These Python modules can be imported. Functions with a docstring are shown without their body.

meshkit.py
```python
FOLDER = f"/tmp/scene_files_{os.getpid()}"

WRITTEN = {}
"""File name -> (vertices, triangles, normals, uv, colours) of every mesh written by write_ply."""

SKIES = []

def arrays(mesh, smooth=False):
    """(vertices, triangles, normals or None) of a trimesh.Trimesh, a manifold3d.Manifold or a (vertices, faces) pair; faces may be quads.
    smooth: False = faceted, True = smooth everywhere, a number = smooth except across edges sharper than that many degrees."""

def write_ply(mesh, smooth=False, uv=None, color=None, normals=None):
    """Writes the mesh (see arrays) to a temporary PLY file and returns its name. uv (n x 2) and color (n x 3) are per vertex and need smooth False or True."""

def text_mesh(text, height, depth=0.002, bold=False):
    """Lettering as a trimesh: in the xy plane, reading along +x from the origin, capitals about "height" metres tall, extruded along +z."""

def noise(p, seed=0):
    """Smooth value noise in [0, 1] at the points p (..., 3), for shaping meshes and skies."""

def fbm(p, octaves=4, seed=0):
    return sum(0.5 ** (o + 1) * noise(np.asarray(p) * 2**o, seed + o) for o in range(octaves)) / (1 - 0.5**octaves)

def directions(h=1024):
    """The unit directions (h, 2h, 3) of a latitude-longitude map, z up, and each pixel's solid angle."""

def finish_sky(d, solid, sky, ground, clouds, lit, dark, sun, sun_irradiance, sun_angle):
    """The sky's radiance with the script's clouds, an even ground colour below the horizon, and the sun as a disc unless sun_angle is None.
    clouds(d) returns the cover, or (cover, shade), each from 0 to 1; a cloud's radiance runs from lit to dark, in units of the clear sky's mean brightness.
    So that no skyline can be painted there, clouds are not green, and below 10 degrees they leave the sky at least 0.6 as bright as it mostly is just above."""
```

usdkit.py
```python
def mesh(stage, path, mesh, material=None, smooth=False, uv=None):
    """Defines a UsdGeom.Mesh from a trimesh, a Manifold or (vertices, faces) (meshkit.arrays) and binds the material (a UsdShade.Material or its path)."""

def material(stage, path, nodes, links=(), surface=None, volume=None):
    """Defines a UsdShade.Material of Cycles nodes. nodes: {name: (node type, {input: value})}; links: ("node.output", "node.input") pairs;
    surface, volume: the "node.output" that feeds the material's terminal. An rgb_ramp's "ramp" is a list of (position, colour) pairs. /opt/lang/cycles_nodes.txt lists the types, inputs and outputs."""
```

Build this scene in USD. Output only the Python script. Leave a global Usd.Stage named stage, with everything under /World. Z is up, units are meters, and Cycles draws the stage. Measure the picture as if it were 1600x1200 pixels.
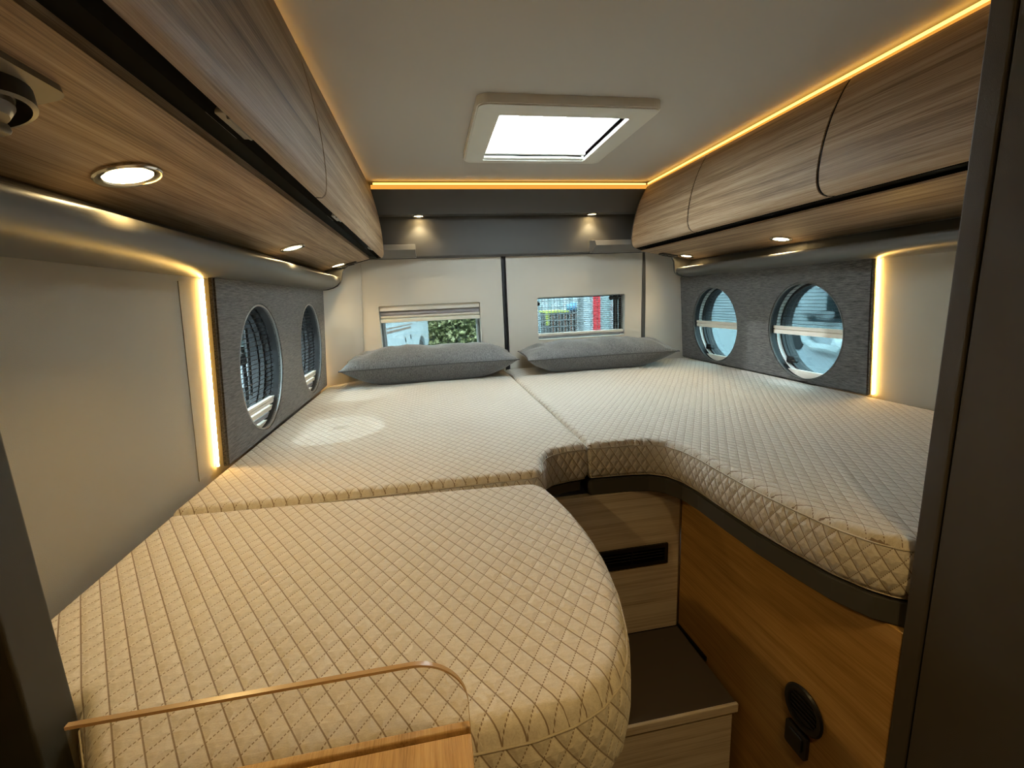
import math, random
import numpy as np, trimesh, usdkit, meshkit
from shapely.geometry import Polygon, Point, LineString, box as sbox
from shapely import affinity, contains_xy
from scipy.spatial import Delaunay, cKDTree
from pxr import Usd, UsdGeom, UsdLux, UsdShade, Gf, Sdf

stage = Usd.Stage.CreateInMemory()
UsdGeom.SetStageUpAxis(stage, UsdGeom.Tokens.z)
UsdGeom.SetStageMetersPerUnit(stage, 1.0)
UsdGeom.Xform.Define(stage, '/World')
UsdGeom.Scope.Define(stage, '/World/Looks')
random.seed(4); rng = np.random.default_rng(4)

# ------------------------------------------------------------------ camera, daylight, exposure
YAW, PITCH, ROLL, FPX = math.radians(9.9), math.radians(-10.8), math.radians(-2.5), 697.0
EYE = np.array([0.0, 0.0, 1.30])
_f = np.array([math.sin(YAW)*math.cos(PITCH), math.cos(YAW)*math.cos(PITCH), math.sin(PITCH)])
_r0 = np.array([math.cos(YAW), -math.sin(YAW), 0.0]); _u0 = np.cross(_r0, _f)
_r = _r0*math.cos(ROLL) + _u0*math.sin(ROLL); _u = np.cross(_r, _f)
cam = UsdGeom.Camera.Define(stage, '/World/camera')
cam.CreateHorizontalApertureAttr(36.0); cam.CreateVerticalApertureAttr(27.0)
cam.CreateFocalLengthAttr(FPX/1600*36.0)
cam.CreateClippingRangeAttr(Gf.Vec2f(0.02, 500.0))
cam.AddTransformOp().Set(Gf.Matrix4d(*_r, 0, *_u, 0, *(-_f), 0, *EYE, 1))
cam.CreateExposureAttr(0.04)

dome = UsdLux.DomeLight.Define(stage, '/World/sky')
dome.CreateIntensityAttr(9.0); dome.CreateColorAttr(Gf.Vec3f(0.80, 0.95, 1.0))
sun = UsdLux.DistantLight.Define(stage, '/World/sun')
sun.CreateIntensityAttr(4000.0); sun.CreateAngleAttr(1.6); sun.CreateColorAttr(Gf.Vec3f(0.86, 0.95, 1.0))
sun.AddRotateXYZOp().Set(Gf.Vec3f(0, -48, 0))           # from the left side of the van, 42 degrees up
SPOT, BEAM, STRIP, GLOW = 70.0, 1.35, 4.0, 46.0

# ------------------------------------------------------------------ helpers
used = {}
def numbered(parent, name):
    k = (parent, name); n = used.get(k, -1) + 1; used[k] = n
    return f'{parent}/{name}' + (f'_{n:03d}' if n else '')
def tag(prim, label=None, cat=None, group=None, kind=None):
    for k, v in (('label', label), ('category', cat), ('group', group), ('kind', kind)):
        if v: prim.SetCustomDataByKey(k, v)
    return prim
BASE = {}
def thing(name, label, cat, base=(0, 0, 0), group=None, kind=None):
    p = numbered('/World', name); x = UsdGeom.Xform.Define(stage, p)
    x.AddTranslateOp().Set(Gf.Vec3d(*map(float, base))); BASE[p] = np.array(base, float)
    tag(x.GetPrim(), label, cat, group, kind); return p
def put(name, mesh, m, parent='/World', smooth=30, label=None, cat=None, group=None, kind=None, uv=None):
    """One Mesh prim, given in world coordinates."""
    p = numbered(parent, name)
    b = BASE.get(parent, np.zeros(3)); BASE[p] = b
    if hasattr(mesh, 'to_mesh') or isinstance(mesh, (tuple, list)):
        v, f, _ = meshkit.arrays(mesh); mesh = trimesh.Trimesh(v, f, process=False)
    mesh = mesh.copy(); mesh.vertices = mesh.vertices - b
    g = usdkit.mesh(stage, p, mesh, M[m], smooth=smooth, uv=uv)
    tag(g.GetPrim(), label, cat, group, kind); return p
def copy_of(src, name, loc, label, cat=None, group=None):
    p = numbered('/World', name); x = UsdGeom.Xform.Define(stage, p); prim = x.GetPrim()
    prim.GetReferences().AddInternalReference(src); prim.SetInstanceable(True)
    x.ClearXformOpOrder(); x.AddTranslateOp().Set(Gf.Vec3d(*map(float, loc)))
    tag(prim, label, cat, group); return p

def cat(*ms): return trimesh.util.concatenate([m for m in ms if m is not None])
def rbox(x0, x1, y0, y1, z0, z1, b=0.0):
    b = min(b, .49*min(x1-x0, y1-y0, z1-z0))
    if b <= 0:
        m = trimesh.creation.box((x1-x0, y1-y0, z1-z0)); m.apply_translation(((x0+x1)/2, (y0+y1)/2, (z0+z1)/2)); return m
    pts = []
    for sx, X in ((1, x0), (-1, x1)):
        for sy, Y in ((1, y0), (-1, y1)):
            for sz, Z in ((1, z0), (-1, z1)):
                c = .29*b
                pts += [(X+sx*b, Y+sy*b, Z), (X, Y+sy*b, Z+sz*b), (X+sx*b, Y, Z+sz*b), (X+sx*c, Y+sy*c, Z+sz*b), (X+sx*c, Y+sy*b, Z+sz*c), (X+sx*b, Y+sy*c, Z+sz*c)]
    return trimesh.convex.convex_hull(np.array(pts))
def ext(poly, a, b, axis):
    """Extrude a 2-D polygon. axis x: poly is (y,z); y: (x,z); z: (x,y)."""
    if not hasattr(poly, 'exterior'): poly = Polygon(poly)
    m = trimesh.creation.extrude_polygon(poly.buffer(0), b-a, engine='earcut')
    v = m.vertices.copy(); w = v[:, 2] + a
    if axis == 'z': m.vertices = np.c_[v[:, 0], v[:, 1], w]
    elif axis == 'y': m.vertices = np.c_[v[:, 0], w, v[:, 1]]; m.invert()
    else: m.vertices = np.c_[w, v[:, 0], v[:, 1]]
    return m
def tube(pts, r, n=8, close=False):
    pts = np.asarray(pts, float); k = len(pts)
    t = (np.roll(pts, -1, 0) - np.roll(pts, 1, 0)) if close else np.gradient(pts, axis=0)
    t /= np.linalg.norm(t, axis=1, keepdims=True) + 1e-12
    up = np.where(np.abs(t[:, 2:3]) > .9, [[1., 0, 0]], [[0, 0, 1.]])
    a = np.cross(t, up); a /= np.linalg.norm(a, axis=1, keepdims=True); b = np.cross(a, t)
    th = np.linspace(0, 2*np.pi, n, endpoint=False)
    V = (pts[:, None] + r*(np.cos(th)[None, :, None]*a[:, None] + np.sin(th)[None, :, None]*b[:, None])).reshape(-1, 3)
    F = []
    for i in range(k if close else k-1):
        j = (i+1) % k
        for q in range(n):
            w = (q+1) % n; F += [(i*n+q, i*n+w, j*n+w), (i*n+q, j*n+w, j*n+q)]
    m = trimesh.Trimesh(V, F, process=False)
    if not close:
        m = cat(m, trimesh.Trimesh(V, [(0, q+1, q) for q in range(1, n-1)] + [((k-1)*n, (k-1)*n+q, (k-1)*n+q+1) for q in range(1, n-1)], process=False))
    trimesh.repair.fix_normals(m); return m
def lathe(prof, origin, axis, n=48, close=False):
    """Revolve (radius, distance along axis) round an axis."""
    prof = list(prof) + ([prof[0]] if close else [])
    axis = np.asarray(axis, float)/np.linalg.norm(axis)
    a = np.cross(axis, [0, 0, 1.] if abs(axis[2]) < .9 else [1., 0, 0]); a /= np.linalg.norm(a); b = np.cross(axis, a)
    th = np.linspace(0, 2*np.pi, n, endpoint=False); P = np.array(prof, float); k = len(P)
    V = np.asarray(origin) + P[:, None, :1]*(np.cos(th)[None, :, None]*a + np.sin(th)[None, :, None]*b) + P[:, None, 1:]*axis
    F = []
    for i in range(k-1):
        for q in range(n):
            w = (q+1) % n; F += [(i*n+q, i*n+w, (i+1)*n+w), (i*n+q, (i+1)*n+w, (i+1)*n+q)]
    m = trimesh.Trimesh(V.reshape(-1, 3), F); m.update_faces(m.nondegenerate_faces()); m.merge_vertices(); trimesh.repair.fix_normals(m); return m
def disc(origin, axis, r, n=40):
    m = lathe([(1e-5, 0), (r, 0), (r, .0015), (1e-5, .0015)], origin, axis, n); return m
def ellipse(cx, cy, a, b, n=72):
    t = np.linspace(0, 2*np.pi, n, endpoint=False); return Polygon(np.c_[cx+a*np.cos(t), cy+b*np.sin(t)])
def rrect(x0, x1, y0, y1, r, n=8): return sbox(x0+r, y0+r, x1-r, y1-r).buffer(r, quad_segs=n)
LL, LR = .065, -.070                                    # the side walls lean in as they rise
def lean(m, side):
    m = m.copy(); v = m.vertices.copy(); v[:, 0] += (LL if side == 'l' else LR)*(v[:, 2]-.95); m.vertices = v; return m
XL, XR = -.475, 1.330                                   # faces of the upholstered side panels at mattress height
def lx(z, d=0): return XL + LL*(z-.95) - d
def rx(z, d=0): return XR + LR*(z-.95) + d

# ------------------------------------------------------------------ materials
M = {}
def mat(name, nodes, links=(), surface='p.BSDF'):
    M[name] = usdkit.material(stage, '/World/Looks/'+name, nodes, links, surface=surface)
def plain(name, col, rough=.5, metal=0., bump=None, **kw):
    nd = {'p': ('principled_bsdf', {'base_color': col, 'roughness': rough, 'metallic': metal, **kw})}; ln = []
    if bump:
        s, d = bump
        nd['t'] = ('texture_coordinate', {}); nd['n'] = ('noise_texture', {'scale': s, 'detail': 3})
        nd['b'] = ('bump', {'strength': .5, 'distance': d})
        ln = [('t.object', 'n.vector'), ('n.fac', 'b.height'), ('b.normal', 'p.normal')]
    mat(name, nd, ln)
def wood(name, cols, scale, rough=.55, fine=4.0, broad=.35, ring=.3):
    """Streaked veneer; scale sets the stretch of the grain along x, y, z."""
    sx = np.array(scale, float)
    mat(name, {'t': ('texture_coordinate', {}), 'm': ('mapping', {'scale': sx}), 'm2': ('mapping', {'scale': sx*fine}), 'm3': ('mapping', {'scale': sx*broad}),
        'n': ('noise_texture', {'scale': 1.0, 'detail': 5, 'roughness': .6, 'distortion': .25}), 'n2': ('noise_texture', {'scale': 1.0, 'detail': 4, 'roughness': .7}),
        'n3': ('noise_texture', {'scale': 1.0, 'detail': 2, 'distortion': .4}),
        'a': ('mix_float', {'fac': .58}), 'c': ('mix_float', {'fac': ring}), 'r': ('rgb_ramp', {'ramp': cols}), 'b': ('bump', {'strength': .25, 'distance': .0006}),
        'p': ('principled_bsdf', {'roughness': rough, 'specular_ior_level': .3})},
        [('t.object', 'm.vector'), ('t.object', 'm2.vector'), ('t.object', 'm3.vector'), ('m.vector', 'n.vector'), ('m2.vector', 'n2.vector'), ('m3.vector', 'n3.vector'),
         ('n.fac', 'a.a'), ('n2.fac', 'a.b'), ('a.result', 'c.a'), ('n3.fac', 'c.b'), ('c.result', 'r.fac'), ('r.color', 'p.base_color'), ('n2.fac', 'b.height'), ('b.normal', 'p.normal')])
wood('walnut_veneer', [(.36, (.10, .056, .028)), (.44, (.20, .125, .068)), (.51, (.31, .205, .120)), (.58, (.40, .285, .182)), (.70, (.49, .37, .255))], (95, 1.5, 95), ring=.30, fine=4.6)
wood('pale_ash_veneer', [(.34, (.36, .28, .20)), (.44, (.55, .46, .36)), (.54, (.70, .62, .51)), (.70, (.80, .73, .63))], (1.6, 60, 75))
wood('honey_oak_veneer', [(.35, (.29, .155, .040)), (.48, (.42, .235, .066)), (.58, (.50, .29, .090)), (.75, (.57, .35, .125))], (60, 1.2, 60))
wood('golden_oak_top', [(.36, (.30, .16, .055)), (.47, (.50, .30, .115)), (.57, (.60, .38, .16)), (.72, (.68, .47, .23))], (170, 7, 60))
plain('ceiling_fleece', (.50, .475, .435), .95, bump=(900, .0004))
plain('cream_leatherette', (.34, .312, .255), .62, bump=(700, .0005))
plain('door_lining', (.60, .56, .49), .55, bump=(700, .0004))
plain('charcoal_plastic', (.060, .058, .053), .42, bump=(1600, .0002))
plain('slate_plastic', (.088, .085, .077), .36)
plain('dark_channel', (.010, .010, .010), .95, specular_ior_level=.05)
plain('fascia_grey', (.070, .065, .058), .6, bump=(1200, .0003))
plain('shelf_grey', (.16, .15, .135), .5)
plain('black_plastic', (.008, .008, .008), .35)
plain('rubber_black', (.012, .012, .013), .5)
plain('wardrobe_laminate', (.055, .045, .034), .55, bump=(1500, .0005))
plain('partition_laminate', (.060, .053, .036), .6, bump=(1500, .0004))
plain('carpet', (.085, .066, .054), 1.0, bump=(1400, .002))
plain('chrome', (.75, .74, .72), .15, 1.0)
plain('satin_metal', (.45, .44, .42), .3, 1.0)
plain('cream_blind', (.82, .77, .67), .5)
plain('grey_pleat', (.33, .31, .32), .8)
plain('white_frame', (.78, .77, .72), .4)
plain('grey_frame', (.33, .36, .37), .35)
plain('hatch_white', (.72, .70, .63), .45)
plain('tab_grey', (.20, .185, .155), .4)
plain('tab_bronze', (.15, .13, .10), .45)
plain('white_paint', (.36, .405, .42), .35)
plain('vehicle_grey', (.33, .37, .40), .4)
plain('silver_grey', (.42, .47, .50), .4)
plain('stripe_brown', (.20, .13, .10), .4)
plain('dark_glass', (.03, .05, .055), .08)
plain('tyre', (.02, .02, .02), .8)
plain('asphalt', (.22, .22, .22), .9, bump=(60, .01))
plain('red_paint', (.72, .035, .05), .4)
plain('teal_grey', (.30, .42, .43), .5)
plain('bright_cladding', (.52, .60, .63), .5)
plain('wire_steel', (.22, .25, .26), .5)
plain('bin_dark', (.05, .052, .05), .6)
plain('lime_sheet', (.58, .64, .10), .6)
plain('blue_sheet', (.10, .36, .75), .5)
plain('trunk', (.10, .07, .04), .9)
plain('lamp_plastic', (.6, .65, .68), .2)
def fabric(name, c0, c1, scale, bump=.0006, sheen=.3):
    mat(name, {'t': ('texture_coordinate', {}), 'm': ('mapping', {'scale': scale}), 'n': ('noise_texture', {'scale': 1.0, 'detail': 4, 'roughness': .75}),
               'r': ('rgb_ramp', {'ramp': [(.32, c0), (.7, c1)]}), 'b': ('bump', {'strength': .6, 'distance': bump}),
               'p': ('principled_bsdf', {'roughness': .9, 'sheen_weight': sheen, 'specular_ior_level': .2})},
        [('t.object', 'm.vector'), ('m.vector', 'n.vector'), ('n.fac', 'r.fac'), ('r.color', 'p.base_color'), ('n.fac', 'b.height'), ('b.normal', 'p.normal')])
fabric('slub_upholstery', (.022, .021, .020), (.165, .156, .143), (220, 32, 300))
fabric('pillow_melange', (.050, .051, .052), (.205, .202, .197), (420, 110, 110))
def emit(name, col, s, rough=None): mat(name, {'e': ('emission', {'color': col, 'strength': s})}, surface='e.emission')
emit('spot_lens', (1.0, .72, .33), SPOT)
emit('strip_body', (1.0, .42, .06), .9)
emit('ceiling_strip', (1.0, .52, .09), STRIP)
emit('panel_strip', (1.0, .58, .15), GLOW)
# window glass: sunlight passes, a faint reflection stays
def glass(name, tint, refl=1.0):
    mat(name, {'f': ('layer_weight', {'blend': .5}), 'w': ('math', {'math_type': 'power', 'value2': 5.0}), 'q': ('math', {'math_type': 'multiply_add', 'value2': .85, 'value3': .04}),
        't': ('transparent_bsdf', {'color': tint}), 'g': ('glossy_bsdf', {'color': (.9*refl,)*3, 'roughness': .02}), 'm': ('mix_closure', {})},
        [('f.facing', 'w.value1'), ('w.value', 'q.value1'), ('q.value', 'm.fac'), ('t.BSDF', 'm.closure1'), ('g.BSDF', 'm.closure2')], surface='m.closure')
glass('window_glass', (.36, .40, .405))
glass('clear_glass', (.52, .56, .57))
glass('side_glass', (.275, .335, .345))
glass('acrylic_face', (.97, .965, .95), .6)
plain('acrylic_edge', (.50, .33, .17), .25)
mat('opal_pane', {'t': ('translucent_bsdf', {'color': (.93, .94, .95)}), 'c': ('transparent_bsdf', {'color': (1, 1, 1)}), 'm': ('mix_closure', {'fac': .45})},
    [('t.BSDF', 'm.closure1'), ('c.BSDF', 'm.closure2')], surface='m.closure')
mat('insect_screen', {'d': ('diffuse_bsdf', {'color': (.03, .035, .04)}), 'c': ('transparent_bsdf', {'color': (1, 1, 1)}), 'm': ('mix_closure', {'fac': .80})},
    [('d.BSDF', 'm.closure1'), ('c.BSDF', 'm.closure2')], surface='m.closure')
mat('leaf', {'tc': ('texture_coordinate', {}), 'o': ('noise_texture', {'scale': 6.5, 'detail': 3, 'roughness': .65}), 'r': ('rgb_ramp', {'ramp': [(.42, (.03, .04, .014)), (.49, (.13, .15, .05)), (.55, (.30, .31, .12)), (.60, (.80, .76, .45))]}),
             'p': ('principled_bsdf', {'roughness': .5}), 'tr': ('translucent_bsdf', {}), 'm': ('mix_closure', {'fac': .25})},
    [('tc.object', 'o.vector'), ('o.fac', 'r.fac'), ('r.color', 'p.base_color'), ('r.color', 'tr.color'), ('p.BSDF', 'm.closure1'), ('tr.BSDF', 'm.closure2')], surface='m.closure')
# quilted mattress cover: diamonds 22 x 34 mm, one family of stitches solid and one broken
CW, CL = .0225, .0340
mat('quilted_cover', {
    'uv': ('texture_coordinate', {}), 's': ('separate_xyz', {}),
    'x': ('math', {'math_type': 'multiply', 'value2': 1/CW}), 'y': ('math', {'math_type': 'multiply', 'value2': 1/CL}),
    'u': ('math', {'math_type': 'add'}), 'v': ('math', {'math_type': 'subtract'}),
    'a': ('math', {'math_type': 'pingpong', 'value2': .5}), 'b': ('math', {'math_type': 'pingpong', 'value2': .5}),
    'mn': ('math', {'math_type': 'minimum'}), 'h': ('map_range', {'range_type': 'smoothstep', 'from_min': 0., 'from_max': .34, 'to_min': 0., 'to_max': 1.}),
    'ka': ('map_range', {'range_type': 'smoothstep', 'from_min': .022, 'from_max': .050, 'to_min': 1., 'to_max': 0.}),
    'kb': ('map_range', {'range_type': 'smoothstep', 'from_min': .018, 'from_max': .048, 'to_min': 1., 'to_max': 0.}),
    'du': ('math', {'math_type': 'multiply', 'value2': 6.0}), 'df': ('math', {'math_type': 'fraction'}), 'dd': ('math', {'math_type': 'less_than', 'value2': .62}),
    'dm': ('math', {'math_type': 'multiply'}), 'k': ('math', {'math_type': 'maximum'}), 'kk': ('math', {'math_type': 'multiply', 'value2': .86}),
    'mp': ('mapping', {'scale': (70, 260, 70)}), 'wr': ('noise_texture', {'scale': 1.0, 'detail': 3, 'roughness': .6}),
    'mp2': ('mapping', {'scale': (500, 1500, 500)}), 'th': ('noise_texture', {'scale': 1.0, 'detail': 2}),
    'hw': ('math', {'math_type': 'multiply_add', 'value2': .40}),
    'cm': ('mix_float', {'fac': .5}), 'cr': ('rgb_ramp', {'ramp': [(.3, (.50, .45, .38)), (.5, (.61, .56, .485)), (.7, (.69, .645, .575))]}),
    'col': ('mix_color', {'b': (.175, .115, .07)}),
    'bp': ('bump', {'strength': .55, 'distance': .0030}), 'p': ('principled_bsdf', {'roughness': .88, 'sheen_weight': .2, 'specular_ior_level': .2})},
    [('uv.UV', 's.vector'), ('s.x', 'x.value1'), ('s.y', 'y.value1'), ('x.value', 'u.value1'), ('y.value', 'u.value2'), ('x.value', 'v.value1'), ('y.value', 'v.value2'),
     ('u.value', 'a.value1'), ('v.value', 'b.value1'), ('a.value', 'mn.value1'), ('b.value', 'mn.value2'), ('mn.value', 'h.value'),
     ('a.value', 'ka.value'), ('b.value', 'kb.value'), ('u.value', 'du.value1'), ('du.value', 'df.value1'), ('df.value', 'dd.value1'), ('kb.result', 'dm.value1'), ('dd.value', 'dm.value2'),
     ('ka.result', 'k.value1'), ('dm.value', 'k.value2'), ('k.value', 'kk.value1'),
     ('uv.UV', 'mp.vector'), ('mp.vector', 'wr.vector'), ('uv.UV', 'mp2.vector'), ('mp2.vector', 'th.vector'),
     ('wr.fac', 'hw.value1'), ('h.result', 'hw.value3'), ('wr.fac', 'cm.a'), ('th.fac', 'cm.b'), ('cm.result', 'cr.fac'), ('cr.color', 'col.a'), ('kk.value', 'col.fac'),
     ('col.result', 'p.base_color'), ('hw.value', 'bp.height'), ('bp.normal', 'p.normal')])
plain('mattress_piping', (.48, .43, .35), .85)

# ------------------------------------------------------------------ the shell of the van
ZC = 1.825                                               # ceiling
def S(name, mesh, m, label, parent='/World', smooth=30): return put(name, mesh, m, parent, smooth, label, None, None, 'structure') if parent == '/World' else put(name, mesh, m, parent, smooth)
HX0, HX1, HY0, HY1 = .230, .613, 1.330, 1.735            # roof hatch opening
ceil = sbox(-.60, -1.6, 1.45, 2.34).difference(sbox(HX0-.02, HY0-.02, HX1+.02, HY1+.02))
tag(stage.GetPrimAtPath(put('ceiling', ext(ceil, ZC, ZC+.05, 'z'), 'ceiling_fleece', smooth=False)), 'grey-beige fleece ceiling around the roof hatch', 'ceiling', kind='structure')
tag(stage.GetPrimAtPath(put('floor', rbox(-.62, 1.50, -1.6, 2.34, -.05, 0), 'carpet', smooth=False)), 'dark floor of the van in the aisle', 'floor', kind='structure')
tag(stage.GetPrimAtPath(put('wall_front', rbox(-.62, 1.50, -1.68, -1.6, -.05, ZC+.05), 'cream_leatherette', smooth=False)), 'pale partition wall behind the viewer', 'wall', kind='structure')
# oval openings of the two side panels: (y, z, half width, half height)
HOLES_L = [(1.327, 1.143, .158, .170), (1.852, 1.143, .154, .170)]
HOLES_R = [(1.403, 1.138, .164, .174), (1.924, 1.138, .168, .174)]
def side_wall(side, name, label, x0, x1, holes, yend, pillar):
    w = thing(name, label, 'wall', kind='structure')
    pg = sbox(-1.6, 0, yend, ZC)
    for (y, z, a, b) in holes: pg = pg.difference(ellipse(y, z, a+.022, b+.022))
    put('wall_lining', lean(ext(pg, x0, x1, 'x'), side), 'cream_leatherette', w, smooth=False)
    put('rear_pillar', lean(ext(Polygon(pillar), 0, ZC, 'z'), side), 'door_lining', w, smooth=False)
side_wall('l', 'wall_left', 'cream left side wall with two round window openings', -.560, -.505, HOLES_L, 2.08, [(-.505, 2.08), (-.335, 2.232), (-.335, 2.32), (-.60, 2.32), (-.60, 2.08)])
side_wall('r', 'wall_right', 'cream right side wall with two round window openings', 1.360, 1.415, HOLES_R, 2.21, [(1.360, 2.18), (1.345, 2.20), (1.125, 2.240), (1.125, 2.32), (1.48, 2.32), (1.48, 2.18)])

# rear doors with their window recesses
YD = 2.240
def rear_door(name, label, x0, x1, w):
    d = thing(name, label, 'door', (.5*(x0+x1), YD, 0), kind='structure')
    pg = rrect(x0, x1, .0, 1.60, .012).difference(rrect(*w, .008))
    put('door_panel', ext(pg, YD, YD+.022, 'y'), 'door_lining', d, smooth=False)
    ring = rrect(w[0]-.012, w[1]+.012, w[2]-.012, w[3]+.012, .012).difference(rrect(*w, .010))
    put('window_reveal', ext(ring, YD+.022, YD+.075, 'y'), 'door_lining', d, smooth=False)
    outer = sbox(x0, 0, x1, ZC).difference(rrect(w[0]-.012, w[1]+.012, w[2]-.012, w[3]+.012, .012))
    put('outer_skin', ext(outer, YD+.05, YD+.075, 'y'), 'charcoal_plastic', d, smooth=False)
WLw, WRw = (-.240, .247, 1.060, 1.292), (.540, 1.012, 1.086, 1.300)
rear_door('door_1', 'pale lined left rear door with a low wide window', -.332, .362, WLw)
rear_door('door_2', 'pale lined right rear door with a low wide window', .386, 1.108, WRw)
for nm, x0, x1, lb in (('trim_1', .362, .386, 'black rubber seal in the gap between the two rear doors'), ('trim_2', -.350, -.328, 'dark seal strip along the outer edge of the left rear door'),
                       ('trim_3', 1.106, 1.127, 'dark seal strip along the outer edge of the right rear door')):
    if nm == 'trim_1': msh = cat(rbox(x0-.002, x1+.002, YD+.012, YD+.05, 0, 1.62, .003), rbox(x0, x0+.006, YD-.002, YD+.02, .9, 1.60, .002), rbox(x1-.006, x1, YD-.002, YD+.02, .9, 1.60, .002))
    else: msh = rbox(x0, x1, YD-.006, YD+.03, .0, 1.60, .004)
    tag(stage.GetPrimAtPath(put(nm, msh, 'rubber_black' if nm == 'trim_1' else 'charcoal_plastic')), lb, 'seal', kind='structure')

# glazing of the rear doors
def rear_window(name, label, w, bar=True):
    x0, x1, z0, z1 = w; y = YD+.060
    t = thing(name, label, 'window', ((x0+x1)/2, y, z0), kind='structure')
    put('window_frame', ext(rrect(x0-.01, x1+.01, z0-.01, z1+.01, .012).difference(rrect(x0+.010, x1-.010, z0+.012, z1-.006, .012)), y-.005, y+.012, 'y'), 'grey_frame', t, smooth=False)
    put('pane', rbox(x0+.004, x1-.004, y+.001, y+.005, z0+.004, z1-.004), 'window_glass', t, smooth=False)
    return t
w1 = rear_window('window_1', 'wide low window in the left rear door with hedge view', WLw)
put('frame_bar', rbox(WLw[0]+.012, WLw[0]+.022, YD+.045, YD+.054, WLw[2], WLw[3], .002), 'silver_grey', w1)
put('frame_bar', rbox(WLw[1]-.020, WLw[1]-.010, YD+.045, YD+.054, WLw[2], WLw[3], .002), 'silver_grey', w1)
w2 = rear_window('window_2', 'wide low window in the right rear door with red post view', WRw)
for k, (a, b) in enumerate(((.966, .976), (.982, .990), (.996, 1.008))):
    put('stay_bar', rbox(a, b, YD+.040, YD+.052, WRw[2]+.03, WRw[3]-.004, .002), 'black_plastic', w2)
put('stay_bar', rbox(.977, .981, YD+.046, YD+.052, WRw[2]+.03, WRw[3]-.004, .001), 'satin_metal', w2, label='bright metal bar')
put('latch', cat(rbox(.948, 1.0, YD+.036, YD+.05, 1.274, 1.292, .004), lathe([(.001, -.004), (.010, -.004), (.012, .0), (.010, .006), (.001, .006)], (.950, YD+.038, 1.283), (0, 1, 0), 20)), 'black_plastic', w2)
put('latch', cat(lathe([(.001, -.004), (.009, -.004), (.011, .0), (.009, .006), (.001, .006)], (.552, YD+.038, 1.268), (0, 1, 0), 20), rbox(.540, .556, YD+.036, YD+.05, 1.260, 1.279, .003)), 'black_plastic', w2)

def pleated_sheet(x0, x1, z0, z1, y, n, d=.004):
    z = np.linspace(z0, z1, 2*n+1); V = []
    for i, q in enumerate(z): V += [(x0, y+(d if i % 2 else -d), q), (x1, y+(d if i % 2 else -d), q)]
    F = []
    for i in range(2*n): F += [(2*i, 2*i+1, 2*i+3), (2*i, 2*i+3, 2*i+2)]
    return trimesh.Trimesh(V, F, process=False)
# blind of the left rear window: head rail, two pleats, bottom rail
b = thing('pleated_blind', 'cream and grey pleated blind lowered a little over the left rear window', 'blind', (0, YD+.03, 1.22))
put('head_rail', rbox(-.239, .246, YD+.012, YD+.036, 1.266, 1.2915, .003), 'cream_blind', b)
put('pleat', ext([(YD+.034, 1.266), (YD+.030, 1.267), (YD+.018, 1.251), (YD+.026, 1.243), (YD+.034, 1.243)], -.236, .243, 'x'), 'grey_pleat', b, smooth=False, label='grey pleat of the blind')
put('pleat', ext([(YD+.034, 1.243), (YD+.026, 1.243), (YD+.014, 1.236), (YD+.026, 1.229), (YD+.034, 1.229)], -.236, .243, 'x'), 'cream_blind', b, smooth=False)
put('bottom_rail', rbox(-.238, .245, YD+.010, YD+.036, 1.211, 1.228, .003), 'cream_blind', b)
b = thing('pleated_blind', 'folded cream blind rail with insect screen in the right rear window', 'blind', (.776, YD+.03, 1.10))
put('bottom_rail', rbox(.542, 1.010, YD+.010, YD+.034, 1.103, 1.116, .003), 'cream_blind', b)
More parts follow.
